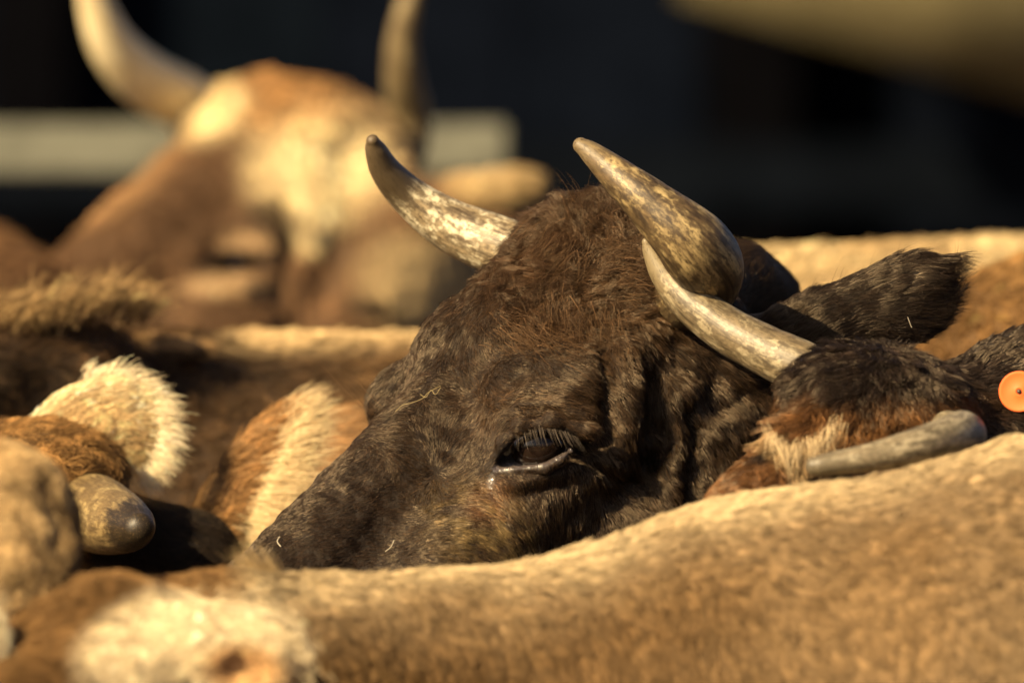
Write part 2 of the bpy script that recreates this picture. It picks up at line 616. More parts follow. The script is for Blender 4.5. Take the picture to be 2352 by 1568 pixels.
def catmull(pts, n):
    p = np.array(pts, float)
    p = np.concatenate((2 * p[:1] - p[1:2], p, 2 * p[-1:] - p[-2:-1]))
    m = len(p) - 3
    out = []
    for t in np.linspace(0, m - 1e-6, n):
        i = int(t); f = t - i
        a, b, c, d = p[i:i + 4]
        out.append(0.5 * (2 * b + (c - a) * f + (2 * a - 5 * b + 4 * c - d) * f * f + (3 * b - a - 3 * c + d) * f ** 3))
    return np.array(out)

def sweep(name, pts, mat, parent, sides=44, rings=110, ridges=0.0, rough=0.010, seed=3, tipround=True, ridge_k=2.2):
    """a horn: a tapering tube; pts = (px, py, y, radius)"""
    w = np.array([np.append(W(*p[:3]), R(p[3], p[2])) for p in pts])
    c = catmull(w, rings)
    if tipround:   # close the tip with a rounded cap
        tdir = c[-1, :3] - c[-2, :3]; tdir /= np.linalg.norm(tdir)
        cap = []
        for a in np.linspace(0.15, 1.0, 10):
            r = c[-1, 3]
            cap.append(np.append(c[-1, :3] + tdir * r * math.sin(a * math.pi / 2), r * math.cos(a * math.pi / 2) + 1e-4))
        c = np.concatenate((c, cap))
    P, rad = c[:, :3], np.maximum(c[:, 3], 1e-4)
    T = np.gradient(P, axis=0); T /= np.linalg.norm(T, axis=1)[:, None]
    n0 = np.cross(T[0], (0.1, 1, 0.2)); n0 /= np.linalg.norm(n0)
    Ns = [n0]
    for i in range(1, len(P)):
        v = Ns[-1] - T[i] * (Ns[-1] @ T[i]); Ns.append(v / np.linalg.norm(v))
    Ns = np.array(Ns); Bs = np.cross(T, Ns)
    th = np.linspace(0, 2 * math.pi, sides, endpoint=False)
    ln = np.concatenate(([0], np.cumsum(np.linalg.norm(np.diff(P, axis=0), axis=1))))
    al = ln / ln[-1]
    V = P[:, None] + rad[:, None, None] * (np.cos(th)[None, :, None] * Ns[:, None] + np.sin(th)[None, :, None] * Bs[:, None])
    V = V.reshape(-1, 3)
    nr = (V - np.repeat(P, sides, 0)); nl = np.linalg.norm(nr, axis=1)[:, None]; nr = nr / np.maximum(nl, 1e-6)
    AL = np.repeat(al, sides)
    RD = np.repeat(rad, sides)
    dsp = rough * RD * (1.6 * fbm(V, 55, seed, 3) + 0.7 * fbm(V, 16, seed + 5, 2))
    if ridges:
        wv = np.sin(AL * 75 + 2.5 * fbm(V, 20, seed + 9, 2)) * np.clip(1 - AL * ridge_k, 0, 1)
        dsp += ridges * RD * wv
    V = V + nr * dsp[:, None]
    nR = len(P)
    i = np.arange(nR - 1)[:, None] * sides; j = np.arange(sides)[None]; j2 = (j + 1) % sides
    Q = np.stack((i + j, i + j2, i + sides + j2, i + sides + j), -1).reshape(-1, 4)
    me = mesh_from(name, V, Q)
    me.attributes.new('along', 'FLOAT', 'POINT').data.foreach_set('value', AL.astype(np.float32))
    g = np.stack((np.tile(np.cos(th), nR) * RD * 1.4, np.tile(np.sin(th), nR) * RD * 1.4, np.repeat(ln, sides)), -1)
    me.attributes.new('grain', 'FLOAT_VECTOR', 'POINT').data.foreach_set('vector', g.astype(np.float32).reshape(-1))
    return link(name, me, mat, parent)

def bands_px(a, b, y, step):
    return (W(a, 0, y)[0], W(b, 0, y)[0], step)

def tone(base, *layers):
    """pigment: base colour, then (weight, colour) coat patches and painted light"""
    c = base
    for w, col in layers:
        c = c * (1 - w[:, None]) + np.array(col)[None] * w[:, None]
    return c

def solid(col, n):
    return np.repeat(np.array(col, float)[None], n, 0)

def herd_body(f, chest, hips, ground_legs=True, girth=0.36):
    """torso from chest to hips with four legs, world metres (x, y, z of the axis)"""
    (x0, y0, z0), (x1, y1, z1) = chest, hips
    ang = math.atan2(y1 - y0, x1 - x0)
    mx, my, mz = (x0 + x1) / 2, (y0 + y1) / 2, (z0 + z1) / 2
    f.rcw((x0, y0, z0, girth * 0.94), (mx, my, mz - 0.02, girth), 0.12)
    f.rcw((mx, my, mz - 0.02, girth), (x1, y1, z1, girth * 0.86), 0.12)
    if ground_legs:
        f.legs(x0, y0, x1, y1, girth * 0.52, ang, 0.80)

# ================================================================== THE SETTING
def box(name, lo, hi, mat, parent=None, bevel=0.006):
    import bmesh
    bm = bmesh.new()
    bmesh.ops.create_cube(bm, size=1.0)
    for v in bm.verts:
        v.co = Vector([(lo[i] + hi[i]) / 2 + v.co[i] * (hi[i] - lo[i]) for i in range(3)])
    if bevel:
        bmesh.ops.bevel(bm, geom=bm.edges[:], offset=bevel, segments=2, affect='EDGES')
    me = bpy.data.meshes.new(name)
    bm.to_mesh(me); bm.free()
    return link(name, me, mat, parent)

MUD = plain('trodden_earth', (0.09, 0.06, 0.035), 0.9, 0.1, 3.0, 0.5, 0.8)
WOOD = plain('weathered_rail', (0.115, 0.115, 0.09), 0.8, 0.2, 14.0, 0.25, 0.3)
POST = plain('fence_post_wood', (0.20, 0.13, 0.07), 0.85, 0.2, 20.0, 0.3, 0.4)

def ground():
    n = 90
    xs = np.concatenate((np.linspace(-60, -6, 15), np.linspace(-5.8, 5.8, n), np.linspace(6, 60, 15)))
    ys = np.concatenate((np.linspace(-30, -6, 8), np.linspace(-5.8, 7, n), np.linspace(7.2, 90, 15)))
    X, Y = np.meshgrid(xs, ys, indexing='ij')
    P = np.stack((X.ravel(), Y.ravel(), np.zeros(X.size)), -1)
    P[:, 2] = 0.03 * fbm(P, 1.2, 2, 4) - 0.02
    nx, ny = len(xs), len(ys)
    i = np.arange(nx - 1)[:, None] * ny; j = np.arange(ny - 1)[None]
    Q = np.stack((i + j, i + ny + j, i + ny + j + 1, i + j + 1), -1).reshape(-1, 4)
    o = link('ground', mesh_from('ground', P, Q), MUD)
    o['kind'] = 'structure'
ground()

def fence():
    t = thing('wooden_fence', 'pale weathered board fence behind the white-faced cow', 'fence')
    y = 6.5
    p0, p1 = W(-1500, 0, y), W(1165, 0, y)
    for (a, b) in ((284, 402), (640, 780), (1010, 1150)):
        za, zb = W(0, a, y)[2], W(0, b, y)[2]
        box('rail', (p0[0], y - 0.02, zb), (p1[0], y + 0.02, za), WOOD, t)
    for px in (-1300, -350, 960):
        x = W(px, 0, y)[0]
        box('post', (x - 0.055, y + 0.022, 0.0), (x + 0.055, y + 0.13, W(0, 292, y)[2]), POST, t, 0.01)
fence()

def shed():
    t = thing('cattle_shed', 'dark boarded cattle shed wall standing behind the herd', 'shed')
    y = 18.0
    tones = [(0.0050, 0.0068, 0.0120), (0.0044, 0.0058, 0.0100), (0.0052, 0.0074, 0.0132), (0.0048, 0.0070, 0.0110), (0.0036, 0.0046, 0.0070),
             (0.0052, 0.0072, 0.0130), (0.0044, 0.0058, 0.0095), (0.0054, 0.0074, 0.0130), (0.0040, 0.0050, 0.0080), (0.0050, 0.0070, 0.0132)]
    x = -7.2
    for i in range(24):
        m = plain('shed_board', tuple(k * c for k, c in zip((.50, .53, .58), tones[(i * 7 + 3) % 10])), 0.9, 0.0, 5.0, 0.3, 0.2)  # the wall's shade is put into the near-black board colour
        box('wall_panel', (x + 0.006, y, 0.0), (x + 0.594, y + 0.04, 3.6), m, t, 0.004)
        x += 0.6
    box('gap_backing', (-7.2, y + 0.06, 0.0), (7.2, y + 0.09, 3.6), plain('shed_backing', (0.004, 0.005, 0.007), 0.8, 0.1, 5.0, 0.3), t, 0.004)  # backing added to block bright sky through the panel gaps
    dk = plain('shed_timber', (0.0016, 0.0016, 0.0022), 0.9, 0.0, 8.0, 0.3)
    for px in (-1500, 60, 1730, 3200):
        xx = W(px, 0, y - 0.3)[0]
        box('post', (xx - 0.14, y - 0.32, 0.0), (xx + 0.14, y - 0.05, 3.6), dk, t, 0.01)
    z = W(0, 330, y - 0.35)[2]
    box('feed_rail', (-7.2, y - 0.40, z - 0.22), (7.2, y - 0.33, z), plain('shed_rail', (0.0028, 0.0038, 0.0060), 0.9, 0.0, 6.0, 0.3), t, 0.01)
    # a sheet-roofed lean-to slopes down over the right end
    roof = plain('lean_to_roof', (0.115, 0.097, 0.05), 0.9, 0.1, 3.0, 0.3)
    a, b = W(1560, -10, y - 2.0), W(2800, 350, y - 2.0)
    V = np.array([a + (0, 0, 0), b + (0, 0, 0), b + (0, 1.8, 0.9), a + (0, 1.8, 0.9)])
    V2 = V + np.array((0, 0, 0.55))
    Q = np.array([(0, 1, 2, 3), (7, 6, 5, 4), (0, 4, 5, 1), (1, 5, 6, 2), (2, 6, 7, 3), (3, 7, 4, 0)])
    link('sloping_roof', mesh_from('roof', np.concatenate((V, V2)), Q, False), roof, t)
shed()

# ================================================================== HORN MATERIALS
H_BULL = horn_material('bull_horn', (0.40, 0.30, 0.14), (0.12, 0.080, 0.038), (0.026, 0.016, 0.008), (0.13, 0.095, 0.05), 0.10, 0.86, 1.3)
H_BULLR = horn_material('bull_far_horn', (0.74, 0.66, 0.46), (0.34, 0.26, 0.15), (0.055, 0.037, 0.02), (0.085, 0.06, 0.032), 0.22, 0.62, 5.7)
H_FRONT = horn_material('front_cow_horn', (0.33, 0.275, 0.17), (0.18, 0.135, 0.075), (0.045, 0.032, 0.017), (0.15, 0.115, 0.06), 0.16, 0.74, 9.1, 1.1)
H_GREY = horn_material('grey_horn', (0.36, 0.31, 0.21), (0.26, 0.21, 0.135), (0.05, 0.038, 0.022), (0.10, 0.08, 0.05), 0.15, 0.86, 3.3, 0.6)
H_BACK = horn_material('pale_horn', (0.80, 0.71, 0.47), (0.72, 0.61, 0.37), (0.50, 0.39, 0.21), (0.30, 0.22, 0.12), 0.25, 0.74, 2.2, 0.5)
H_LEFT = horn_material('tan_horn', (0.30, 0.22, 0.095), (0.19, 0.13, 0.055), (0.08, 0.052, 0.022), (0.018, 0.012, 0.006), 0.16, 0.77, 7.7, 0.6)

# ================================================================== THE DARK BULL
def dark_bull():
    t = thing('bull', 'dark brown horned bull in sharp focus at centre, one dark eye showing', 'bull')
    f = Skin()
    f.rc((1345, 575, .07, 122), (1150, 850, .03, 205), 50)          # poll to forehead
    f.rc((1440, 640, .06, 150), (1400, 860, -.01, 200), 60)         # poll, near side
    f.rc((942, 930, .06, 99), (1000, 890, .05, 95), 26)
    f.rc((1280, 570, .08, 88), (1400, 552, .07, 100), 50)             # far brow
    f.rc((1072, 985, -.02, 166), (600, 1420, -.22, 132), 50)        # nose
    f.rc((1330, 960, -.05, 185), (1010, 1370, -.16, 185), 70)       # near side of the face
    f.rc((1530, 1010, .02, 235), (1350, 1280, -.05, 190), 70)       # cheek, jaw
    f.rc((1330, 900, -.115, 95), (1200, 900, -.10, 80), 60)         # near brow
    f.rc((1560, 800, .03, 170), (1640, 980, .06, 200), 70)          # temple
    f.rc((600, 1450, -.23, 122), (500, 1560, -.27, 128), 40)        # muzzle
    f.rc((1010, 1330, -.13, 180), (690, 1560, -.20, 130), 70)       # lower jaw
    f.chain([(1640, 1000, .10, 270), (1980, 1180, .36, 340), (2300, 1330, .45, 460)], 90)   # neck
    f.chain([(1560, 690, .13, 90), (1690, 655, .26, 88), (1740, 690, .30, 80), (1750, 900, .40, 160)], 60)        # crest
    f.ell((1930, 735, -.03), (430, -165, .02), (165, 430, .6), (220, 84, 46), 45)          # ear
    f.ell((2090, 680, -.03), (430, -190, .02), (190, 430, .6), (118, 106, 34), 40)
    f.rc((2130, 640, -.03, 34), (2182, 597, -.03, 12), 30)
    f.rc((1700, 830, 0, 85), (1870, 755, -.02, 62), 60)
    herd_body(f, (1.25, .45, .86), (2.5, .62, .9))
    ye = f.front(1235, 1020)
    # eye: a pocket between the lids
    def relief(px, py, P):
        fr = 1 - sstep(.10, .22, P[:, 1])
        g = lambda pts, wd: np.exp(-(polydist(px, py, pts) / wd) ** 2)
        h = 0 * px
        h -= .015 * g([(1380, 790), (1398, 880), (1392, 960), (1372, 1015), (1320, 1035)], 17)
        h += .010 * g([(1440, 800), (1440, 920), (1425, 1040)], 34)
        h -= .011 * g([(1500, 860), (1498, 950), (1540, 1010), (1490, 1060)], 15)
        h -= .006 * g([(1700, 900), (1640, 950), (1590, 1000)], 20)
        h += .007 * g([(1560, 900), (1610, 960), (1600, 1030)], 36)
        h += .014 * g([(1150, 975), (1200, 930), (1290, 925), (1350, 975)], 36)
        h -= .002 * g([(1120, 1000), (1170, 950), (1260, 938), (1320, 962)], 9)
        h += .006 * g([(1150, 1110), (1230, 1095), (1310, 1075)], 26)
        for q in ([(1345, 1030), (1420, 1050), (1500, 1040)], [(1340, 1050), (1400, 1090), (1480, 1110)], [(1130, 960), (1200, 918), (1300, 905), (1370, 930)], [(1430, 1100), (1490, 1160), (1500, 1230)], [(1560, 930), (1600, 1010), (1560, 1080)], [(1460, 780), (1480, 860)]):
            h -= .0055 * g(q, 10)
        h -= .004 * g([(1100, 1110), (1180, 1135), (1290, 1115)], 14)
        h -= .006 * g([(980, 960), (1060, 1000), (1020, 1110), (900, 1240)], 42)
        h += .005 * g([(1010, 860), (960, 900), (940, 1000)], 34)
        h -= .005 * g([(1060, 760), (1020, 850), (1060, 900)], 30)
        h += .005 * fbm(P, 16, 3, 3) + .0022 * fbm(P, 55, 8, 2)
        # rougher, woolly poll
        h += blob(px, py, 1330, 620, 230, 190) * .006 * fbm(P, 38, 12, 2)
        # folds of loose skin on the cheek
        h += blob(px, py, 1560, 1060, 200, 190) * .0075 * np.sin(px * .045 + py * .02 + 5 * fbm(P, 12, 5, 2))
        return h * fr * (1 - .85 * blob(px, py, 1225, 1028, 110, 55, -19, .3))
    ye2 = ye - .012
    s = R(1, ye2)
    f.ell((1230, 1025, ye2 - .006), (160, -52, 0), (52, 160, 0), (120, 46, 62), 12, True)
    for a, b in zip([(1122, 1078, .006), (1155, 1020, -.001), (1200, 984, -.008), (1270, 970, -.010)],
                    [(1155, 1020, -.001), (1200, 984, -.008), (1270, 970, -.010), (1345, 996, -.001)]):
        f.rc((a[0], a[1], ye2 + a[2], 11), (b[0], b[1], ye2 + b[2], 11), 24)
    for a, b in zip([(1126, 1082, .006), (1180, 1079, -.002), (1250, 1073, -.004)],
                    [(1180, 1079, -.002), (1250, 1073, -.004), (1318, 1036, .003)]):
        f.rc((a[0], a[1], ye2 + a[2], 10), (b[0], b[1], ye2 + b[2], 10), 8)
    def rim(px, py):
        return np.exp(-(polydist(px, py, [(1138, 1076), (1180, 1070), (1250, 1063), (1312, 1032)]) / 7.5) ** 2)
    def pig(px, py, P):
        n = len(px)
        v = fbm(P, 30, 3, 3)
        b = solid((.0225, .0130, .0068), n) * (1 + .5 * v)[:, None]
        poll = blob(px, py, 1330, 590, 260, 190, 0, .5)
        red = sstep(-.3, .5, fbm(P, 22, 40, 2))
        warm = np.clip(blob(px, py, 1240, 960, 200, 90, 0, .5) * .5 + blob(px, py, 1440, 700, 110, 180, 10, .5), 0, 1)
        y_st = blob(px, py, 1110, 1215, 125, 85, 20, .6) * sstep(-.3, .4, fbm(P, 70, 77, 3))
        dk = blob(px, py, 1480, 880, 200, 90, 10, .5)
        ear = blob(px, py, 2000, 700, 330, 140, -20, .3)
        return tone(b, (poll * (.45 + .55 * red), (.050, .026, .0125)), (warm * .6, (.060, .033, .0155)),
                    (blob(px, py, 1120, 1150, 60, 45, -30, .5) * .6, (.12, .055, .022)),
                    (y_st * .75, (.13, .088, .036)), (dk * .35, (.02, .013, .008)), (ear * .8, (.011, .0068, .0045)),
                    (blob(px, py, 700, 1250, 220, 170, 0, .4) * .5, (.017, .010, .006)))
    def pig_skin(px, py, P):
        c = pig(px, py, P) * .8
        r = rim(px, py) * (P[:, 1] < 0)
        c = tone(c, (blob(px, py, 1225, 1025, 130, 60, -19, .3) * (P[:, 1] < 0), (.022, .013, .008)), (np.clip(r * 1.4, 0, 1), (.085, .066, .058)))
        inside = blob(px, py, 1226, 1024, 94, 36, -19, .2) * (P[:, 1] < 0)
        return tone(c, (inside * (1 - np.clip(r * 1.4, 0, 1)), (.012, .008, .006)))
    ex = W(1235, 1025, ye2)
    me, V, Q = skin_mesh(f, pig_skin, (-.75, -.5, -.02), (3.0, 1.95, 1.75), .0034, .03, (-.36, -.24, 1.02), (.58, .34, 1.56),
                         (((ex[0] - .075, ex[0] + .06, .0018),), (), ((ex[2] - .045, ex[2] + .05, .0018),)), relief)
    qx, qy = proj(V)
    wv = np.clip(rim(qx, qy) * 1.5, 0, 1) * (V[:, 1] < 0)
    wv = np.maximum(wv, np.exp(-(polydist(qx, qy, [(1140, 1080), (1126, 1105), (1124, 1140)]) / 7) ** 2) * (.4 + .6 * (fbm(V, 250, 4, 2) > 0)) * (V[:, 1] < 0))
    me.attributes.new('wet', 'FLOAT', 'POINT').data.foreach_set('value', wv.astype(np.float32))
    link('body', me, HIDE, t)
    fl = flow_field([(620, 1300, .7, -.75), (760, 1150, .8, -.5), (900, 1250, .9, .2), (1000, 1350, .9, .6),
                     (880, 900, -.5, .6), (1000, 760, -.55, .75), (1080, 820, .3, .9), (1180, 900, 1, -.2), (1300, 920, 1, .45),
                     (1100, 1000, .3, -.6), (1180, 1150, .35, 1), (1300, 1140, .2, 1), (1250, 1280, .3, 1), (1450, 1000, .3, 1), (1440, 850, .2, 1),
                     (1560, 1050, .5, .9), (1650, 1180, .6, .8), (1700, 950, .5, 1), (1550, 850, .2, 1), (1330, 500, -.3, -.1), (1240, 560, -.7, .5),
                     (1300, 640, -.2, 1), (1400, 580, .3, -1), (1440, 660, 1, -.2), (1470, 700, 1, .1), (1380, 740, .3, .9), (1200, 740, -.4, .9),
                     (1850, 760, 1, -.4), (2000, 680, 1, -.3), (2150, 640, 1, -.35), (2100, 760, 1, .1), (1750, 800, 1, -.2), (1720, 620, .6, -.6),
                     (1080, 1200, .8, .5), (1010, 1010, .2, -1), (950, 1050, -.7, .3)])
    def wh(px, py, P):
        v = fl(px, py, P)
        w = blob(px, py, 1004, 1082, 75, 75, 0, .6)      # the whorl on the face
        rx, ry = px - 1004, py - 1082
        r = np.hypot(rx, ry) + 1
        rad = np.stack((rx / r, 0 * r, -ry / r), -1)
        return v * (1 - w[:, None]) + rad * w[:, None]
    def ln(px, py, P):
        L = np.full(len(px), .0115)
        L = L * (1 - .68 * blob(px, py, 1225, 1030, 150, 95, -15, .5))
        L = L * (1 - .35 * blob(px, py, 750, 1220, 300, 230, 0, .4))
        L = L + .017 * blob(px, py, 1340, 600, 210, 170, 0, .5)
        L = L + .006 * blob(px, py, 1560, 950, 230, 230, 0, .5)
        L = L + .007 * blob(px, py, 2010, 680, 260, 130, -20, .5) + .016 * blob(px, py, 2190, 620, 70, 90, 0, .6)
        return L
    def lift(px, py, P):
        return .17 + .40 * blob(px, py, 1340, 590, 220, 170, 0, .5) + .16 * blob(px, py, 1560, 1000, 200, 200, 0, .5)
    def crl(px, py, P):
        return .05 + .34 * blob(px, py, 1330, 620, 230, 190, 0, .5)
    def msk(px, py, P):
        eye = np.clip(1 - 1.5 * blob(px, py, 1228, 1028, 98, 36, -19, .15) - rim(px, py) - .8 * np.exp(-(polydist(px, py, [(1140, 1080), (1126, 1105), (1124, 1140)]) / 8) ** 2), 0, 1)
        return eye * (P[:, 1] < .5) * (1 - .75 * (py > 1400)) * (1 + .8 * blob(px, py, 1340, 600, 200, 160))
    def clp(px, py, P):
        return .26 + .22 * blob(px, py, 1340, 620, 230, 190, 0, .5) + .2 * blob(px, py, 1560, 1000, 250, 250, 0, .5) \
            - .25 * blob(px, py, 1225, 1035, 135, 80, -15, .4)
    fur('fur', me, V, Q, 230000, pig, wh, t, ln, lift, .00024, clp, .008, .12, crl, msk, .45, 5, swirl=.40, swirl_f=13, lock_col=.2, mat=FUR_SLEEK)
    # eyeball
    EY, n, l, b = new_mat('dark_eye')
    b.inputs['Base Color'].default_value = (.012, .007, .005, 1); b.inputs['Roughness'].default_value = .05
    b.inputs['Specular IOR Level'].default_value = .35
    import bmesh
    bm = bmesh.new(); bmesh.ops.create_uvsphere(bm, u_segments=40, v_segments=24, radius=.034)
    for v in bm.verts:
        v.co += Vector(W(1236, 1024, ye2 + .0335))
    em = bpy.data.meshes.new('eyeball'); bm.to_mesh(em); bm.free()
    em.polygons.foreach_set('use_smooth', np.ones(len(em.polygons), bool))
    eye = link('eye', em, EY, t)
    lash = [W(1186, 994, ye2 - .008), W(1210, 982, ye2 - .012), W(1262, 976, ye2 - .014), W(1322, 1000, ye2 - .006)]
    tufts('eyelashes', lash, 120, [(-.1, -.6, -.7), (.1, -.6, -.9), (.25, -.5, -1), (.5, -.4, -.9)], .021, .05, (.07, .056, .045), eye, .00017, (.12, .1, -.1), 6, .0014, .5)
    # loose forelock and stray hairs
    fp = lambda L, d=.004: [W(x, y, (skin_front(V, x, y, 8) or 0) - d) for x, y in L]
    fore = [((1225, 540), (1290, 560), (1350, 620)), ((1400, 560), (1440, 640), (1462, 700)), ((1240, 700), (1330, 735), (1430, 735)), ((1300, 480), (1360, 520), (1420, 500)), ((1150, 760), (1230, 800), (1320, 800))]
    dirs = [(-.6, -.5, -.5), (.8, -.5, .35), (.2, -.5, -.8), (-.2, -.5, .6), (.7, -.4, -.3)]
    for L, dr in zip(fore, dirs):
        tufts('forelock', fp(L), 520, dr, .026, .55, (.062, .034, .0165), t, .00022, (dr[0] * .5, .5, -.5), 7, .013, .5)
    tufts('stray_hair', fp(((870, 880), (856, 930), (858, 960)), -.01), 26, (-.8, -.3, .5), .045, .35, (.12, .07, .035), t, .00016, (-.1, 0, .3), 6, .006, .4)
    tufts('stray_hair', fp(((1830, 700), (1980, 640), (2110, 585)), -.012), 60, (.5, -.2, .9), .026, .3, (.03, .018, .01), t, .00016, (.2, 0, 0), 6, .006, .4)
    # horns
    sweep('horn', [(1250, 600, .11, 62), (1160, 570, .14, 70), (1040, 520, .155, 61), (945, 455, .15, 46), (888, 395, .13, 36), (863, 345, .11, 25), (856, 324, .10, 15)], H_BULLR, t, seed=3)
    sweep('horn', [(1520, 690, .03, 74), (1590, 680, -.06, 82), (1625, 620, -.155, 84), (1590, 560, -.205, 83), (1500, 475, -.21, 60), (1420, 405, -.20, 42), (1360, 353, -.185, 27), (1334, 334, -.18, 18)], H_BULL, t, seed=11)
    return V

BULL_V = dark_bull()

# ================================================================== THE REST OF THE HERD
def build(t, f, pig, lo, hi, fine, flo, fhi, relief=None, coarse=.035, skin_pig=None):
    me, V, Q = skin_mesh(f, skin_pig or (lambda px, py, P: pig(px, py, P) * .8), lo, hi, fine, coarse, flo, fhi, relief=relief)
    link('body', me, HIDE, t)
    return me, V, Q

def front_cow():
    """the dark cow between the bull and the beige back"""
    t = thing('cow', 'dark cow with orange ear tag, white hair tuft and horn crossing the bull', 'cow')
    f = Skin()
    f.ell((2010, 925, -.27), (1, .15, 0), (-.15, 1, 0), (215, 132, 190), 40)
    f.rc((1940, 990, -.31, 120), (1735, 1185, -.42, 108), 50)
    f.rc((1735, 1185, -.42, 108), (1560, 1400, -.50, 100), 50)
    f.rc((2080, 1010, -.26, 150), (1900, 1220, -.36, 170), 60)
    f.ell((2370, 885, -.20), (370, -110, 0), (110, 370, 0.1), (235, 135, 45), 40)
    f.rc((2160, 940, -.22, 80), (2260, 915, -.21, 70), 40)
    f.chain([(2120, 1060, -.20, 190), (2500, 1180, -.10, 300)], 80)
    herd_body(f, (1.35, -.06, .86), (2.55, .05, .9), girth=.34)
    def pig(px, py, P):
        n = len(px); v = fbm(P, 26, 9, 3)
        b = solid((.020, .013, .009), n) * (1 + .5 * v)[:, None]
        br = np.clip(blob(px, py, 2000, 985, 240, 62, -8, .5) + blob(px, py, 1820, 960, 60, 90, 20, .5) * .8 + blob(px, py, 1720, 1110, 150, 110, 0, .4), 0, 1)
        br = br * sstep(-.75, .1, v)
        wt = np.clip(blob(px, py, 1800, 1030, 70, 32, 35, .5) + blob(px, py, 1835, 1075, 22, 45, 0, .5) + blob(px, py, 1880, 1015, 60, 22, -30, .6), 0, 1)
        return tone(b, (br, (.115, .052, .018)), (blob(px, py, 2020, 985, 160, 45, -10, .6) * .7 * sstep(-.3, .4, v), (.20, .090, .028)),
                    (wt * .5, (.34, .24, .12)))
    me, V, Q = build(t, f, pig, (-.02, -.75, -.02), (3.1, .5, 1.5), .0055, (.15, -.6, 1.0), (.75, .0, 1.42),
                     lambda px, py, P: .004 * fbm(P, 20, 6, 3) * (P[:, 0] < .8))
    fl = flow_field([(1950, 830, -.7, .35), (2100, 850, -.3, .5), (1840, 900, -.6, 1), (1900, 980, -.4, 1), (2020, 960, -.5, .9), (2150, 980, .2, 1),
                     (1700, 1120, -.8, .7), (1800, 1050, -.3, .9), (2250, 830, .8, -.6), (2350, 800, .8, -.5), (2300, 980, .9, .2), (2200, 900, .9, .1)])
    fur('fur', me, V, Q, 60000, pig, fl, t,
        lambda px, py, P: .014 + .016 * blob(px, py, 1960, 930, 230, 150, 0, .4) - .004 * blob(px, py, 1700, 1130, 150, 120),
        lambda px, py, P: .30 + .15 * blob(px, py, 1960, 930, 230, 150, 0, .4), .00036, .55, .013, .22,
        lambda px, py, P: .02 + .12 * blob(px, py, 1960, 930, 230, 150, 0, .4), lambda px, py, P: (P[:, 0] < .75) * 1.0, .4, 6, swirl=.5, swirl_f=14, mat=FUR_SLEEK)
    tufts('white_tuft', [W(1760, 985, -.42), W(1800, 1030, -.44), W(1900, 1000, -.43), W(1930, 960, -.42)], 320,
          [(.3, -.3, -.8), (.2, -.4, -1), (-.2, -.4, -1), (-.7, -.4, -.8)], .026, .38, (.50, .38, .22), t, .0002, (0, .2, -.2), 6, .004)
    sweep('horn', [(1930, 885, -.25, 60), (1850, 848, -.235, 63), (1760, 805, -.215, 58), (1670, 757, -.195, 54), (1590, 697, -.175, 48), (1532, 635, -.155, 36), (1497, 580, -.14, 21), (1484, 556, -.135, 10)],
          H_FRONT, t, ridges=.006, seed=21)
    sweep('horn', [(2120, 985, -.27, 52), (2190, 1000, -.36, 56), (2205, 1000, -.46, 56), (2120, 1022, -.53, 44), (2000, 1050, -.56, 33), (1900, 1066, -.57, 26), (1872, 1070, -.57, 22)],
          H_GREY, t, seed=25)
    # ear tag: flat stud with a raised rim and a pin hole
    m = plain('orange_plastic', (.80, .15, .035), .55, .25, 25.0, .10)
    c = W(2341, 899, -.285)
    prof = [(0.0, .0), (.0025, .0), (.0030, -.0012), (.0046, -.0017), (.0056, -.0010), (.0190, -.0010), (.0208, -.0019), (.0222, -.0012), (.0224, .0012), (.0, .0014)]
    sd = 48
    V2, Q2 = [], []
    tilt = .18
    for i, (r, y) in enumerate(prof):
        for j in range(sd):
            a = 2 * math.pi * j / sd
            x, z = r * math.cos(a), r * math.sin(a)
            V2.append((c[0] + x * math.cos(tilt) + y * math.sin(tilt), c[1] - x * math.sin(tilt) + y * math.cos(tilt), c[2] + z))
    for i in range(len(prof) - 1):
        for j in range(sd):
            Q2.append((i * sd + j, i * sd + (j + 1) % sd, (i + 1) * sd + (j + 1) % sd, (i + 1) * sd + j))
    et = link('ear_tag', mesh_from('ear_tag', np.array(V2), np.array(Q2), True), m, t)
    import bmesh
    bm = bmesh.new()
    bmesh.ops.create_uvsphere(bm, u_segments=20, v_segments=12, radius=.0029, matrix=__import__('mathutils').Matrix.Translation(Vector(c) + Vector((0, -.0012, 0))))
    me2 = bpy.data.meshes.new('pin'); bm.to_mesh(me2); bm.free()
    link('pin', me2, plain('pin_metal', (.05, .03, .02), .35, .5), et)
    return t
front_cow()

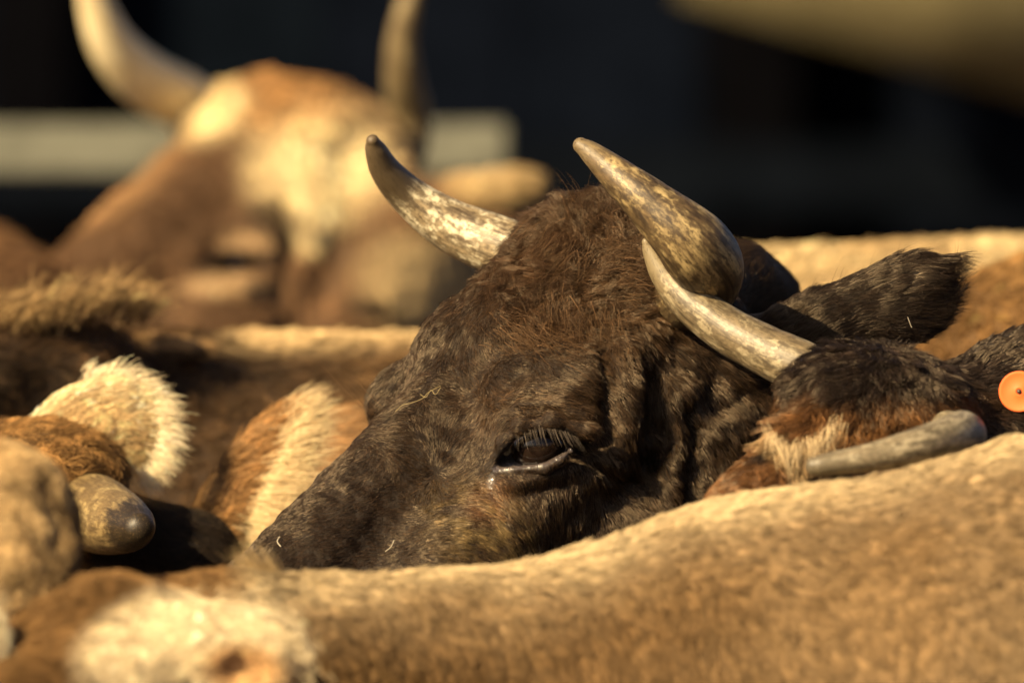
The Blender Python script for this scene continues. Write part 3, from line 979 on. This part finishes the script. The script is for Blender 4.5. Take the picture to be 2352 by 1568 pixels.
def beige_cow():
    t = thing('cow', 'beige cow whose long back fills the lower right foreground', 'cow')
    f = Skin()
    f.chain([(520, 1538, -.80, 200), (760, 1560, -.74, 215), (1050, 1562, -.70, 232), (1400, 1620, -.66, 350), (1780, 1675, -.62, 535), (2250, 1720, -.62, 695)], 90)
    f.chain([(520, 1510, -.80, 200), (240, 1580, -1.0, 245), (-60, 1850, -1.15, 235), (-260, 2080, -1.2, 170)], 60)
    f.rc((500, 1520, -.90, 120), (400, 1510, -1.03, 80), 50)
    f.ell((440, 1522, -1.05), (1, -.10, 0), (.10, 1, .2), (278, 148, 85), 30)
    f.ell((575, 1558, -1.120), (1, .10, .1), (-.1, 1, 0), (112, 74, 130), 16, True)
    herd_body(f, (.72, -.60, .85), (2.0, -.52, .88), girth=.355)
    def pig(px, py, P):
        n = len(px); v = fbm(P, 13, 19, 3); v2 = fbm(np.stack(((P[:, 0] - P[:, 2]) * .30, P[:, 1] * .6, P[:, 0] + P[:, 2]), -1), 58, 23, 3)
        b = solid((.192, .130, .069), n)
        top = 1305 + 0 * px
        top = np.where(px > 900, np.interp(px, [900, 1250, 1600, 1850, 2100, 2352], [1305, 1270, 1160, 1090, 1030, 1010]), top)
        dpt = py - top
        low = sstep(40, 230, dpt + 60 * v) * (1 - .7 * sstep(1300, 2000, px))  # browner flank coat, with the side's shading painted in too
        pale = 1 - sstep(-10, 110, dpt + 45 * v)  # pale back stripe, with the bright rim light painted into it
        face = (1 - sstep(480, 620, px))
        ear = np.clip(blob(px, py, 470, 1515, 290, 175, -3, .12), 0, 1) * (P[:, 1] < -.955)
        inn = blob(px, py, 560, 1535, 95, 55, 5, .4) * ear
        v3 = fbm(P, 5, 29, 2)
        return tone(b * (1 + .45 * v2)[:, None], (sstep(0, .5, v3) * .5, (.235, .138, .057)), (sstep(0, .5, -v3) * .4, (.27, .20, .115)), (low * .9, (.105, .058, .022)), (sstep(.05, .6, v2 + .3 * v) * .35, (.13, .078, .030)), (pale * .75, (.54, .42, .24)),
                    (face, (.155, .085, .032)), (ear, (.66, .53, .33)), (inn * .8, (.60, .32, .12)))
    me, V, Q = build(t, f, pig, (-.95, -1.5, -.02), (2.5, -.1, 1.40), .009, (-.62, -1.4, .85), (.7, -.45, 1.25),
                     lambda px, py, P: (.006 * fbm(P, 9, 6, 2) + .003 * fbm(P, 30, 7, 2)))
    fl = flow_field([(620, 1340, -.3, .6), (900, 1400, .4, 1), (1300, 1400, .6, .9), (1700, 1300, .8, .8), (2200, 1300, .9, .7), (1500, 1540, .6, 1), (2200, 1540, .7, .8),
                     (300, 1350, -.6, .3), (150, 1480, -.8, .4), (400, 1420, .9, -.2), (600, 1420, .9, .3), (680, 1500, .6, .9)])
    fur('fur', me, V, Q, 165000, pig, fl, t,
        lambda px, py, P: .0175 - .0115 * blob(px, py, 450, 1515, 300, 180),
        .30, .00034, .34, .010, .13, .06, lambda px, py, P: (P[:, 0] < .70) * (1 - .7 * (py > 1590)), .24, 5, swirl=.4, swirl_f=10, lock_col=.18)
    tufts('mane', [W(560, 1330, -.78), W(590, 1318, -.79), W(640, 1322, -.78)], 130, (-.25, -.3, 1), .035, .2, (.50, .36, .18), t, .0004, (-.3, 0, -.1), 6, .004)
    tufts('ear_fringe', [W(420, 1385, -1.08), W(540, 1368, -1.08), W(640, 1400, -1.08), W(700, 1480, -1.08), W(715, 1560, -1.08)], 260,
          [(.5, -.3, .5), (.8, -.3, .35), (1, -.3, .1), (.9, -.3, -.4), (.6, -.3, -.8)], .012, .35, (.56, .45, .28), t, .0004, (0, 0, -.3), 5, .006)
    return t
beige_cow()

def edge_cow():
    t = thing('cow', 'pale tan woolly cow cut off at the left edge', 'cow')
    f = Skin()
    f.ell((-15, 1235, -.93), (1, .2, 0), (-.2, 1, 0), (175, 210, 170), 40)
    f.rc((60, 1300, -1.0, 105), (-20, 1380, -1.0, 85), 40)
    f.rc((-40, 1240, -.95, 190), (-420, 1500, -.95, 330), 90)
    f.ell((-30, 1460, -1.1), (.3, 1, 0), (1, -.3, .3), (95, 48, 25), 20)
    herd_body(f, (-1.30, -.95, .86), (-2.5, -.85, .88), girth=.34)
    def pig(px, py, P):
        n = len(px); v = fbm(P, 13, 51, 3)
        b = solid((.44, .30, .145), n)
        q = 18 * fbm(P, 20, 53, 2)
        g = lambda pts, wd: np.exp(-(polydist(px + q, py + q, pts) / wd) ** 2)
        fold_shade = np.clip(g([(70, 1080), (125, 1180), (120, 1280), (70, 1345)], 17) + g([(30, 1170), (72, 1235), (50, 1310), (10, 1350)], 13) + .8 * g([(-20, 1110), (40, 1120), (70, 1160)], 10) + .8 * g([(120, 1300), (150, 1360), (90, 1400)], 14), 0, 1)  # crease shade painted dark along the folds
        return tone(b * (1 + .35 * v)[:, None], (sstep(.0, .4, v) * .35, (.20, .12, .05)), (fold_shade * .9, (.050, .029, .013)),
                    (sstep(105, 165, px) * .8, (.075, .043, .019)), (blob(px, py, -20, 1450, 60, 110) * .9, (.75, .62, .4)))  # right side darkened: its shade is painted into the coat
    def rel(px, py, P):
        h = .002 * fbm(P, 10, 4, 2)
        h -= .007 * np.exp(-(polydist(px, py, [(85, 1110), (125, 1200), (110, 1280), (60, 1340)]) / 20) ** 2)
        h -= .006 * np.exp(-(polydist(px, py, [(20, 1180), (60, 1260), (20, 1340)]) / 18) ** 2)
        return h
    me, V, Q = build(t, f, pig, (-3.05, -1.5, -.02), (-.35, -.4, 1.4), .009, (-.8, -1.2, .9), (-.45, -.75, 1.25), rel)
    fl = flow_field([(20, 1080, .6, .2), (120, 1150, .6, .8), (60, 1250, .3, 1), (20, 1380, -.2, 1), (150, 1300, .2, 1)])
    fur('fur', me, V, Q, 26000, pig, fl, t, .018, .35, .0005, .12, .014, .25, .20, lambda px, py, P: (P[:, 0] > -.85) * 1.0, .3, 7, swirl=.8, swirl_f=12, lock_col=.12)
edge_cow()

def tan_horn_cow():
    t = thing('cow', 'tan curly-polled cow at left, thick horn pointing at the viewer', 'cow')
    f = Skin()
    f.ell((95, 1075, .30), (1, .12, 0), (-.12, 1, 0), (190, 108, 230), 40)
    f.rc((180, 1120, .26, 95), (110, 1180, .26, 110), 40)
    f.rc((230, 1260, .34, 140), (420, 1300, .36, 128), 50)
    f.rc((425, 1305, .36, 118), (560, 1520, .30, 100), 50)
    f.rc((60, 1200, .4, 200), (300, 1450, .4, 200), 60)
    f.ell((228, 985, .40), (1, -.25, .1), (.25, 1, .3), (172, 122, 32), 25)
    f.rc((110, 1060, .38, 70), (190, 1020, .40, 55), 40)
    f.chain([(40, 1200, .45, 210), (-350, 1320, .60, 330)], 80)
    herd_body(f, (-1.25, .55, .86), (-2.5, .70, .88), girth=.34)
    def pig(px, py, P):
        n = len(px); v = fbm(P, 34, 61, 3)
        b = solid((.27, .145, .050), n) * (1 + .35 * v)[:, None]
        v3 = fbm(P, 75, 66, 2)
        ear = np.clip(blob(px, py, 228, 985, 215, 155, -14, .12), 0, 1) * (P[:, 1] > .345) * (py < 1120)
        ed = ear * sstep(.55, .95, np.hypot((px - 215) / 172, (py - 1000) / 122))
        dk = np.clip(sstep(1130, 1175, py) * sstep(150, 210, px), 0, 1)  # dark face, with the horn's cast shadow put into the coat colour
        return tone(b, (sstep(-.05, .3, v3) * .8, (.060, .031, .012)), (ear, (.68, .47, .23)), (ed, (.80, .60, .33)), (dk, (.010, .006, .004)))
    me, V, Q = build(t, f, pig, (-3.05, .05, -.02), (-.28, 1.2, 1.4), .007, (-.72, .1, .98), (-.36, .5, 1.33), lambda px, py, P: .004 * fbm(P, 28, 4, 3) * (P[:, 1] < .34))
    fl = flow_field([(50, 1000, .8, .2), (150, 1040, .8, .5), (230, 1090, .7, .7), (100, 1120, .5, .9), (150, 930, .7, -.4), (300, 900, .8, -.2), (360, 990, 1, .1), (350, 1080, .8, .6),
                     (430, 1230, .7, .7), (220, 990, 1, 0)])
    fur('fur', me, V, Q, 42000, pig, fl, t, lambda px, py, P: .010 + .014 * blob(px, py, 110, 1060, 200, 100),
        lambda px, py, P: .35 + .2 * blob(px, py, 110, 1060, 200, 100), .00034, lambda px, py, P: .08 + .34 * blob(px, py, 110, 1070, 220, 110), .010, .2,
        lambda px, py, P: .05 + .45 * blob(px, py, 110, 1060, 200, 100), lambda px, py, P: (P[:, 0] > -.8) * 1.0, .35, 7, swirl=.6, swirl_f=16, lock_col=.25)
    tufts('ear_fringe', [W(200, 868, .40), W(300, 872, .40), W(350, 910, .40), W(382, 970, .39), W(370, 1050, .39), W(330, 1100, .38)], 2200,
          [(.3, 0, .8), (.7, 0, .5), (1, 0, .2), (1, 0, 0), (.9, 0, -.4), (.6, 0, -.7)], .017, .30, (.80, .66, .43), t, .00034, (.2, 0, -.3), 5, .006)
    sweep('horn', [(130, 1130, .32, 90), (180, 1160, .25, 92), (232, 1184, .16, 86), (275, 1200, .07, 72), (303, 1208, .0, 55), (318, 1212, -.035, 38)], H_LEFT, t, ridges=.020, rough=.02, seed=31, ridge_k=1.05)
tan_horn_cow()

def fringe_ear_cow():
    t = thing('cow', 'brown cow beside the bull\'s nose, cream-fringed ear raised', 'cow')
    f = Skin()
    f.ell((585, 1095, .46), (225, -290, .02), (290, 225, .4), (225, 88, 34), 25)
    f.rc((450, 1270, .50, 80), (520, 1190, .47, 62), 40)
    f.rc((420, 1380, .62, 150), (640, 1330, .66, 190), 60)
    f.chain([(640, 1330, .66, 190), (830, 1160, .72, 215), (1000, 1260, .82, 330)], 80)
    herd_body(f, (.10, .92, .72), (1.1, 1.05, .74), girth=.30)
    def pig(px, py, P):
        n = len(px); v = fbm(P, 26, 71, 3)
        b = solid((.25, .135, .055), n) * (1 + .4 * v)[:, None]
        # distance along and across the ear
        u = ((px - 585) * 225 + (py - 1095) * -290) / 367 / 225
        w = ((px - 585) * 290 + (py - 1095) * 225) / 367 / 88
        ear = (P[:, 1] < .56)
        cream = ear * sstep(.0, .6, w + .5 * u + .3 * v)
        dk = ear * (1 - sstep(-.5, .0, w + .9 * u + .5)) * .7
        return tone(b, (ear * .6, (.34, .175, .06)), (dk, (.085, .048, .02)), (cream, (.70, .52, .28)), (sstep(.1, .5, v) * (~ear) * .7, (.07, .04, .02)))
    me, V, Q = build(t, f, pig, (-.6, .1, -.02), (1.55, 1.5, 1.3), .007, (-.45, .35, 1.0), (.0, .7, 1.28), lambda px, py, P: .003 * fbm(P, 28, 4, 3))
    fl = flow_field([(500, 1150, .6, -.8), (600, 1050, .9, -.5), (680, 950, .9, -.6), (640, 1120, 1, -.1), (580, 1230, .8, .3), (780, 1050, .8, .6)])
    fur('fur', me, V, Q, 34000, pig, fl, t, lambda px, py, P: .013 + .006 * (P[:, 1] < .56), .35, .0004, .5, .012, .22, .06, lambda px, py, P: (P[:, 1] < 1.0) * 1.0, .33, 5, swirl=.45)
    tufts('ear_fringe', [W(690, 935, .46), W(690, 985, .45), W(660, 1060, .44), W(625, 1150, .43), W(590, 1240, .44)], 3600,
          [(.5, 0, .75), (.8, 0, .5), (1, 0, .25), (.9, 0, .0), (.8, 0, -.3)], .036, .22, (.72, .55, .31), t, .00030, (.1, 0, -.2), 6, .010)
fringe_ear_cow()

def maned_cow():
    t = thing('cow', 'brown cow with pale-tipped mane and back line, behind the fringed ears', 'cow')
    f = Skin()
    f.rcw((-.42, 1.30, .955, .355), (.10, 1.45, .95, .36), .1)
    f.chain([(330, 1050, 1.2, 300), (120, 900, 1.05, 190), (-60, 880, 1.0, 180)], 80)
    f.rc((-60, 880, 1.0, 180), (-300, 1100, .95, 150), 60)
    f.ell((370, 800, 1.08), (1, .1, 0), (-.1, 1, .3), (120, 34, 26), 18)
    f.legs(-.4, 1.30, .12, 1.45, .18, .25, .8)
    def pig(px, py, P):
        n = len(px); v = fbm(P, 11, 81, 3)
        b = solid((.052, .028, .0125), n) * (1 + .35 * v)[:, None]
        line = (1 - sstep(765, 830, py + 12 * v)) * sstep(450, 600, px)
        dk = blob(px, py, 480, 850, 150, 60, 0, .5) + blob(px, py, 60, 880, 160, 70, 0, .5)
        return tone(b, (np.clip(dk, 0, 1) * .75, (.018, .011, .006)), (sstep(.1, .5, v) * .5, (.085, .046, .02)), (line * .95, (.48, .34, .17)),
                    (blob(px, py, 380, 785, 90, 16, 5, .5), (.30, .18, .08)), (sstep(700, 850, px) * (1 - line) * .5, (.12, .066, .026)))
    me, V, Q = build(t, f, pig, (-1.3, .5, -.02), (.6, 1.95, 1.5), .011, (-.72, .8, 1.05), (.05, 1.35, 1.42), lambda px, py, P: .004 * fbm(P, 18, 4, 3))
    fl = flow_field([(100, 720, .5, -.6), (300, 720, .7, -.4), (500, 800, .8, .5), (800, 760, .9, .3), (800, 900, .7, .8), (200, 900, .6, .8)])
    fur('fur', me, V, Q, 32000, pig, fl, t, .02, .4, .0006, .6, .02, .25, .1, lambda px, py, P: (P[:, 0] < .2) * 1.0, .35, 5)
    tufts('mane', [W(-60, 720, .95), W(60, 725, .94), W(160, 715, .95), W(260, 700, 1.0), W(340, 730, 1.05)], 1800, [(.1, -.3, 1), (.3, -.3, 1), (.3, -.3, 1), (.2, -.2, 1), (.5, -.3, .8)],
          .040, .30, (.24, .155, .07), t, .0006, (.25, 0, -.35), 6, .010, .6)
maned_cow()

def white_faced_cow():
    t = thing('cow', 'tan cow with white forehead and long upswept horns, blurred behind the bull', 'cow')
    f = Skin()
    f.ell((630, 300, 3.2), (1, .10, 0), (-.10, 1, 0), (235, 118, 200), 50)
    f.rc((640, 360, 3.15, 165), (620, 540, 3.05, 205), 60)
    f.rc((800, 360, 3.2, 140), (820, 560, 3.12, 190), 60)
    f.rc((490, 480, 3.05, 170), (110, 770, 2.75, 130), 60)
    f.rc((110, 770, 2.75, 130), (0, 860, 2.65, 125), 40)
    f.rc((640, 600, 3.03, 190), (420, 850, 2.85, 190), 60)
    f.rc((890, 600, 3.08, 190), (740, 800, 2.98, 190), 60)
    f.rc((980, 470, 3.12, 55), (1110, 440, 3.0, 45), 40)
    f.ell((1165, 428, 2.97), (1, -.12, -.1), (.1, 1, .3), (98, 52, 34), 25)
    f.ell((545, 610, 2.86), (1, -.05, 0), (.05, 1, 0), (75, 20, 60), 12, True)
    f.rc((920, 700, 3.45, 260), (1150, 900, 3.75, 400), 90)
    herd_body(f, (.15, 3.85, .92), (1.4, 4.05, .95), girth=.35)
    def pig(px, py, P):
        n = len(px); v = fbm(P, 8, 91, 3)
        wob = fbm(P, 18, 95, 3); ex, ey = px, py; px = px + 38 * wob; py = py + 30 * v
        b = solid((.128, .068, .032), n) * (1 + .3 * v)[:, None]
        wf = np.clip(blob(px, py, 740, 375, 150, 135, 0, .5) + blob(px, py, 710, 500, 55, 80, 0, .4) + blob(px, py, 480, 240, 100, 80, -30, .4) * .9, 0, 1)
        og = blob(px, py, 650, 225, 140, 75, 10, .5)
        dk = np.clip(blob(px, py, 640, 490, 60, 45, 0, .5) + blob(px, py, 640, 600, 26, 90, 0, .5) * .7 + blob(px, py, 780, 600, 30, 90, 15, .6) * .5, 0, 1)  # brow and cheek fold shade painted as dark patches
        jaw = blob(px, py, 1000, 650, 150, 110, 0, .5)
        un = blob(ex, ey, 520, 655, 95, 26, 0, .5) + blob(ex, ey, 570, 555, 70, 26, 0, .5) * .8
        return tone(b, (dk * .9, (.045, .025, .012)), (wf, (.82, .63, .33)), (og * .85 * (1 - .6 * wf), (.36, .185, .065)), (jaw * .85, (.58, .43, .22)),
                    (np.clip(un, 0, 1) * .8, (.44, .29, .15)), (blob(px, py, 1165, 425, 130, 60) * .9, (.46, .32, .15)),
                    (blob(px, py, 300, 400, 170, 50, -38, .4) * .6, (.33, .185, .08)), (blob(ex, ey, 640, 505, 75, 40, 20, .5) * .8, (.04, .022, .011)), (blob(ex, ey, 535, 602, 92, 25, -4, .35), (.010, .007, .006)),  # left edge highlight and more brow shade painted into the coat
                    (blob(px, py, 870, 712, 60, 12), (.03, .02, .012)))
    def rel(px, py, P):
        g = lambda pts, wd: np.exp(-(polydist(px, py, pts) / wd) ** 2)
        h = .014 * g([(420, 600), (470, 540), (560, 510), (640, 540)], 30) - .014 * g([(655, 470), (665, 560), (640, 680)], 22)
        h += .016 * g([(480, 660), (560, 660)], 26) - .012 * g([(770, 560), (740, 680)], 24) + .005 * fbm(P, 10, 3, 2)
        h += blob(px, py, 640, 230, 230, 90, 0, .4) * .022 * fbm(P, 15, 33, 2)
        return h
    me, V, Q = build(t, f, pig, (-1.2, 2.3, -.02), (2.0, 4.6, 1.9), .012, (-.85, 2.5, 1.25), (.15, 3.5, 1.75), rel)
    fl = flow_field([(640, 220, .2, .8), (740, 400, .1, 1), (400, 450, -.8, .6), (560, 700, .3, 1), (900, 620, .3, 1), (1160, 420, 1, -.1)])
    fur('fur', me, V, Q, 32000, pig, fl, t, lambda px, py, P: .014 + .014 * blob(px, py, 650, 230, 200, 90), .35, .0009, .5, .02, .2, .08, lambda px, py, P: (P[:, 1] < 3.7) * 1.0, .3, 4)
    sweep('horn', [(500, 290, 3.2, 60), (420, 232, 3.18, 68), (335, 185, 3.12, 66), (262, 110, 3.06, 54), (222, 20, 3.02, 40), (205, -70, 3.0, 27), (215, -150, 3.0, 12)], H_BACK, t, seed=41, rings=70, sides=30)
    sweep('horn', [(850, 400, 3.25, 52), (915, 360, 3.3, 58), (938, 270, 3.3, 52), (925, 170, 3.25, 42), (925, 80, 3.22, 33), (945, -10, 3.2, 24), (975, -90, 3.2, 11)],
          horn_material('shaded_horn', (.32, .25, .13), (.18, .13, .065), (.07, .05, .026), (.26, .19, .10), .2, .97, 4.0, .5), t, seed=43, rings=70, sides=30)  # darker horn material, shade put into its colour
    import bmesh
    bm = bmesh.new(); bmesh.ops.create_uvsphere(bm, u_segments=24, v_segments=16, radius=.024, matrix=__import__('mathutils').Matrix.Translation(Vector(W(545, 612, 2.90))))
    em = bpy.data.meshes.new('eyeball'); bm.to_mesh(em); bm.free()
    link('eye', em, plain('eye_dark', (.008, .005, .004), .1, .6), t)
white_faced_cow()

def back_only(label, chest, hips, girth, col, line, spots, N, seed, flo, fhi, extra=None, fleck=None):
    t = thing('cow', label, 'cow')
    f = Skin()
    herd_body(f, chest, hips, girth=girth)
    # neck and lowered head beyond the chest
    dx, dy = chest[0] - hips[0], chest[1] - hips[1]
    q = math.hypot(dx, dy); dx, dy = dx / q, dy / q
    n1 = (chest[0] + dx * .55, chest[1] + dy * .55, chest[2] - .02, .17)
    f.rcw((chest[0] + dx * .1, chest[1] + dy * .1, chest[2] + .02, .28), n1, .12)
    f.rcw(n1, (n1[0] + dx * .38, n1[1] + dy * .38, n1[2] - .30, .075), .08)
    if extra:
        extra(f)
    def pig(px, py, P):
        v = fbm(P, 9, seed, 3)
        b = solid(col, len(px)) * (1 + .3 * v)[:, None]
        ztop = max(chest[2], hips[2]) + girth
        lay = [(sstep(ztop - .16, ztop - .02, P[:, 2] + .03 * v) * .9, line), (sstep(.05, .5, v) * .55, spots)]
        if fleck is not None:
            lay.append((sstep(.25, .6, fbm(P, 30, seed + 3, 3)) * .7, fleck))
        return tone(b, *lay)
    lo = (min(chest[0], hips[0]) - 1.35, min(chest[1], hips[1]) - .75, -.02)
    hi = (max(chest[0], hips[0]) + 1.35, max(chest[1], hips[1]) + .75, 1.75)
    me, V, Q = build(t, f, pig, lo, hi, .014, flo, fhi, lambda px, py, P: .006 * fbm(P, 8, seed, 3))
    fl = flow_field([(1800, 520, .9, .3), (2300, 520, .9, .3), (2200, 700, .8, .7), (0, 600, .6, .8)])
    fur('fur', me, V, Q, N, pig, fl, t, .018, .45, .0008, .6, .022, .25, .1, None, .33, 4)
    return t

back_only('pale tan cow back running along behind the bull\'s poll and ear', (1.75, 1.85, 1.10), (.30, 1.80, 1.105), .37, (.33, .215, .095), (.47, .36, .19), (.20, .115, .045), 16000, 101,
          (.15, 1.35, 1.25), (.75, 2.0, 1.55))
back_only('rusty brown cow rump flecked with hay at right edge', (2.1, 1.25, 1.02), (.72, 1.12, 1.12), .345, (.15, .078, .026), (.20, .11, .038), (.075, .036, .013), 16000, 111,
          (.5, .75, 1.1), (.85, 1.3, 1.5), fleck=(.30, .24, .06))
back_only('reddish brown cow standing far left behind the mane', (-2.1, 2.75, 1.14), (-.86, 2.65, 1.18), .36, (.115, .058, .026), (.15, .08, .036), (.06, .03, .014), 9000, 121,
          (-1.1, 2.2, 1.15), (-.6, 2.9, 1.55))

# ================================================================== STRAY STRAW ON THE BULL
STRAW = plain('dry_straw', (.27, .21, .10), .6, .3, 60.0, .3)
HAIRW = plain('bleached_stem', (.42, .37, .28), .5, .3, 60.0, .2)
def wisp(label, pts, rad, mat, lift=.004):
    P = []
    for (x, y) in pts:
        yy = skin_front(BULL_V, x, y, 9)
        P.append(W(x, y, (yy if yy is not None else -.1) - lift - random.uniform(0, .003)))
    c = catmull(np.array(P), 24)
    T = np.gradient(c, axis=0); T /= np.linalg.norm(T, axis=1)[:, None]
    A = np.cross(T, (0.1, 1, .2)); A /= np.linalg.norm(A, axis=1)[:, None]; B = np.cross(T, A)
    th = np.linspace(0, 2 * math.pi, 6, endpoint=False)
    V = (c[:, None] + rad * (np.cos(th)[None, :, None] * A[:, None] + np.sin(th)[None, :, None] * B[:, None])).reshape(-1, 3)
    i = np.arange(23)[:, None] * 6; j = np.arange(6)[None]; j2 = (j + 1) % 6
    Q = np.stack((i + j, i + j2, i + 6 + j2, i + 6 + j), -1).reshape(-1, 4)
    return tag(link('straw', mesh_from('straw', V, Q), mat), label, 'straw', 'straw stuck in the bull\'s coat')
wisp('long curled yellow straw on the bull\'s forehead, left of its eye', [(908, 945), (925, 930), (945, 925), (970, 915), (985, 900), (1012, 886)], .0003, STRAW)
wisp('short twist of yellow straw beside the long curled one', [(965, 905), (978, 912), (990, 896), (1000, 906), (1012, 890)], .0003, STRAW)
wisp('tiny pale hooked straw on the lower left edge of the nose', [(642, 1232), (637, 1243), (645, 1255)], .0005, HAIRW)
wisp('small pale straw low on the nose above the beige back', [(905, 1240), (898, 1255), (885, 1266)], .00045, HAIRW)
wisp('thin pale stem lying on the bull\'s dark ear', [(2085, 728), (2090, 742), (2094, 752)], .00045, HAIRW)
